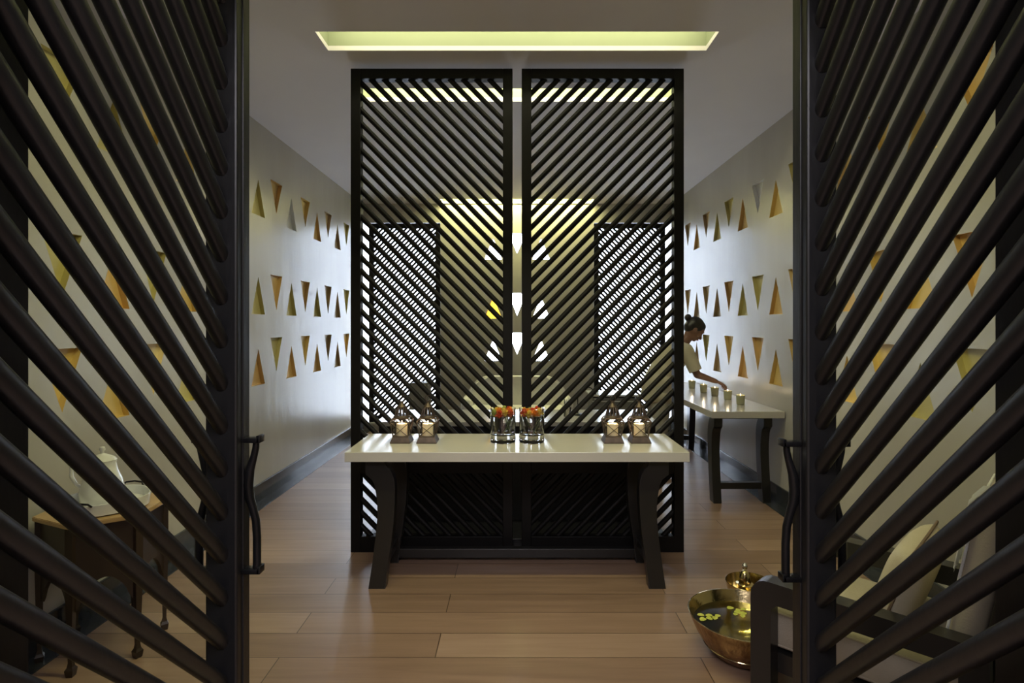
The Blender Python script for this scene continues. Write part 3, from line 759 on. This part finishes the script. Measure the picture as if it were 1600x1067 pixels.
# white tray and jug on it
TX, TY = -1.905, 2.63
root = thing('tray', 'white ceramic tray with cut handles on the hexagonal side table', 'tray', (TX, TY, .6525))
bm = BM()
def wav(R_, z, k): return [Vector((R_*(1+.04*math.cos(4*a))*math.cos(a), R_*(1+.04*math.cos(4*a))*math.sin(a), z)) for a in [2*PI*j/k for j in range(k)]]
levels = [(.130,0),(.165,.006),(.170,.055),(.164,.055),(.158,.014),(.0,.012)]
rs = []
for R_, z in levels: rs.append([bm.verts.new(p) for p in wav(R_, z, 48)] if R_ > 0 else [bm.verts.new((0,0,z))])
for A, B in zip(rs, rs[1:]):
    for j in range(48):
        if len(B) == 1: bm.faces.new((A[j], A[(j+1)%48], B[0]))
        else: bm.faces.new((A[j], A[(j+1)%48], B[(j+1)%48], B[j]))
bm.faces.new(rs[0][::-1]); obj('dish', bm, M['white'], root, auto=50)
for s in (-1, 1):
    bm = BM(); tube(bm, [(-.05,s*.168,.052),(-.04,s*.178,.066),(0,s*.183,.070),(.04,s*.178,.066),(.05,s*.168,.052)], .0045, n=8); obj('handle', bm, M['black_iron'], root, smooth=True)
root = thing('jug', 'white ceramic jug with looped handle standing in the tray', 'jug', (TX-.035, TY+.01, .6667))
bm = BM(); lathe(bm, [(0,0),(.07,0),(.085,.02),(.09,.06),(.078,.11),(.062,.15),(.055,.185),(.058,.20),(.053,.20),(.05,.185),(.056,.15),(0,.12)], 36); obj('body', bm, M['white'], root, auto=50)
bm = BM(); tube(bm, [(-.06,-.01,.18),(-.10,-.02,.195),(-.125,-.025,.17),(-.125,-.025,.13),(-.105,-.02,.09),(-.084,-.01,.07)], .008, n=10); obj('handle', bm, M['white'], root, smooth=True)
bm = BM(); lathe(bm, [(.057,.2015),(.05,.212),(.02,.228),(.008,.232),(.008,.242),(.013,.25),(.01,.262),(0,.266)], 30, cap_bottom=True); obj('lid', bm, M['white'], root, auto=50)

# ------------------------------------------------------------------ the woman lighting candles
PY = 5.63
per_ = thing('person', 'woman in cream tunic with dark bun, leaning over the candle table', 'person', (1.45, PY, 0))
O = Vector((1.45, PY, 0))
def L(x, y, z): return Vector((x, y, z))-Vector((1.45, 0, 0))
hip = L(1.42, 0, .93); waist = L(1.455, 0, 1.04); chest = L(1.56, 0, 1.20); neck0 = L(1.655, 0, 1.315); neck1 = L(1.705, 0, 1.375)
shn, shf = L(1.64, -.165, 1.255), L(1.64, .165, 1.255)
eln, eff = L(1.735, -.19, 1.02), L(1.56, .20, 1.0)
wrn, wrf = L(1.955, -.06, .945), L(1.50, .17, .80)
hd = L(1.765, 0, 1.455)
Rh = Matrix.Rotation(math.radians(38), 3, 'Y')
bm = BM()
def hp(p): return hd + Rh @ Vector(p)
# trunk and legs
for (c, r) in ((hip, (.105,.165,.12)), (waist, (.09,.13,.12)), (chest, (.10,.15,.13))): ell(bm, c, r, u=24, v=16)
tube(bm, [hip, waist, chest, neck0], [.11,.10,.11,.05], n=20)
limb(bm, [shn, chest+Vector((.03,0,.05)), shf], [.048,.07,.048])
limb(bm, [neck0, neck1, hp((-.02,0,-.03))], [.052,.047,.05])
limb(bm, [shn, eln, wrn], [.046,.036,.024]); limb(bm, [shf, eff, wrf], [.046,.036,.024])
for s in (-1, 1):
    limb(bm, [hip+Vector((0, s*.08, -.02)), L(1.40, s*.09, .50), L(1.36, s*.09, .09)], [.085,.055,.036])
    limb(bm, [L(1.36, s*.09, .05), L(1.50, s*.10, .03)], [.034,.026])
# head
ell(bm, hp((0,0,.015)), (.096,.075,.10), Rh, 24, 16); ell(bm, hp((.028,0,-.045)), (.062,.055,.062), Rh); ell(bm, hp((.055,0,-.082)), (.026,.026,.020), Rh)
tube(bm, [hp((.083,0,.005)), hp((.108,0,-.035))], [.010,.014], n=10); ell(bm, hp((.104,0,-.037)), (.015,.014,.011), Rh)
ell(bm, hp((.082,0,.028)), (.018,.045,.011), Rh)
for s in (-1, 1):
    ell(bm, hp((.055, s*.045, -.02)), (.025,.018,.025), Rh)
    ell(bm, hp((-.008, s*.077, -.008)), (.020,.009,.030), Rh)
ell(bm, hp((.086,0,-.058)), (.012,.022,.006), Rh); ell(bm, hp((.083,0,-.068)), (.012,.020,.007), Rh)
# hands
def hand(bm, wr, fwd, side, curl):
    fwd = fwd.normalized(); n_ = fwd.cross(side).normalized()
    side = n_.cross(fwd).normalized()
    palm = wr+fwd*.048
    m3 = Matrix((fwd, side, n_)).transposed()
    ell(bm, palm, (.052,.040,.015), m3); ell(bm, wr+fwd*.01, (.03,.026,.020), m3)
    for i, (off, ln) in enumerate(((-.030,.070),(-.010,.080),(.011,.074),(.031,.058))):
        p = wr+fwd*.088+side*off; dirn = fwd; pts = [p-fwd*.02, p]; rad = [.009,.0088]
        for k in range(3):
            a = curl*(.5+.35*k); dd = (fwd*math.cos(a*(k+1)*.62)-n_*math.sin(a*(k+1)*.62)); p = p+dd*ln*(.44,.32,.24)[k]; pts.append(p); rad.append((.0085,.0078,.0062)[k])
        limb(bm, pts, rad, n=10)
    p = wr+fwd*.03-side*.032
    limb(bm, [p, p+fwd*.025-side*.022-n_*.008, p+fwd*.052-side*.024-n_*.024], [.012,.0095,.0075], n=10)
hand(bm, wrn, Vector((.85,.18,-.32)), Vector((.1,1,.1)), 1.1)
hand(bm, wrf, Vector((-.05,-.05,-1)), Vector((1,0,0)), .5)
body = obj('body', bm, M['skin'], per_); remesh(body, .0045, 3)
bm = BM()
for s in (-1, 1): ell(bm, hp((.074, s*.030, .005)), (.011,.013,.008), Rh, 12, 8)
obj('eye', bm, M['eye'], per_, smooth=True)
bm = BM(); ell(bm, hp((.089,0,-.063)), (.0125,.021,.0085), Rh, 14, 10); obj('lips', bm, M['lip'], per_, smooth=True)
# hair
bm = BM()
ell(bm, hp((-.016,0,.032)), (.098,.086,.094), Rh, 28, 18); ell(bm, hp((-.05,0,0)), (.06,.076,.07), Rh); ell(bm, hp((.03,0,.062)), (.055,.065,.05), Rh)
hair = obj('hair', bm, M['hair'], per_); remesh(hair, .006, 3)
bm = BM(); ell(bm, hp((-.122,0,.055)), (.034,.038,.036), Rh, 20, 14); ell(bm, hp((-.098,0,.046)), (.022,.026,.024), Rh)
bun = obj('hair_bun', bm, M['hair'], per_); remesh(bun, .005, 2)
# tunic with short sleeves
bm = BM()
tube(bm, [L(1.40,0,.74), hip, waist, chest, chest.lerp(neck0,.6), neck0+Vector((-.01,0,-.005))], [.175,.165,.135,.15,.12,.066], n=28)
for (c, r) in ((L(1.41,0,.80), (.15,.195,.12)), (hip+Vector((0,0,0)), (.135,.19,.13)), (waist, (.118,.155,.13)), (chest, (.128,.178,.15))): ell(bm, c, r, u=24, v=16)
limb(bm, [shn, chest+Vector((.03,0,.06)), shf], [.066,.09,.066])
for s_, e_ in ((shn, eln), (shf, eff)):
    tube(bm, [s_, s_.lerp(e_, .35), s_.lerp(e_, .85)], [.066,.066,.064], n=18)
tun = obj('tunic', bm, M['tunic'], per_); remesh(tun, .008, 5)
bm = BM()
for s in (-1, 1):
    limb(bm, [hip+Vector((0, s*.08, -.02)), L(1.40, s*.09, .50)], [.105,.082]); tube(bm, [L(1.40, s*.09, .50), L(1.36, s*.09, .07)], [.082,.07], n=18)
tr = obj('trousers', bm, M['trousers'], per_); remesh(tr, .008, 4)
bm = BM()
for s in (-1, 1): ell(bm, L(1.44, s*.095, .035), (.125,.045,.035)); 
sh = obj('shoes', bm, M['ebony_side'], per_, smooth=True)
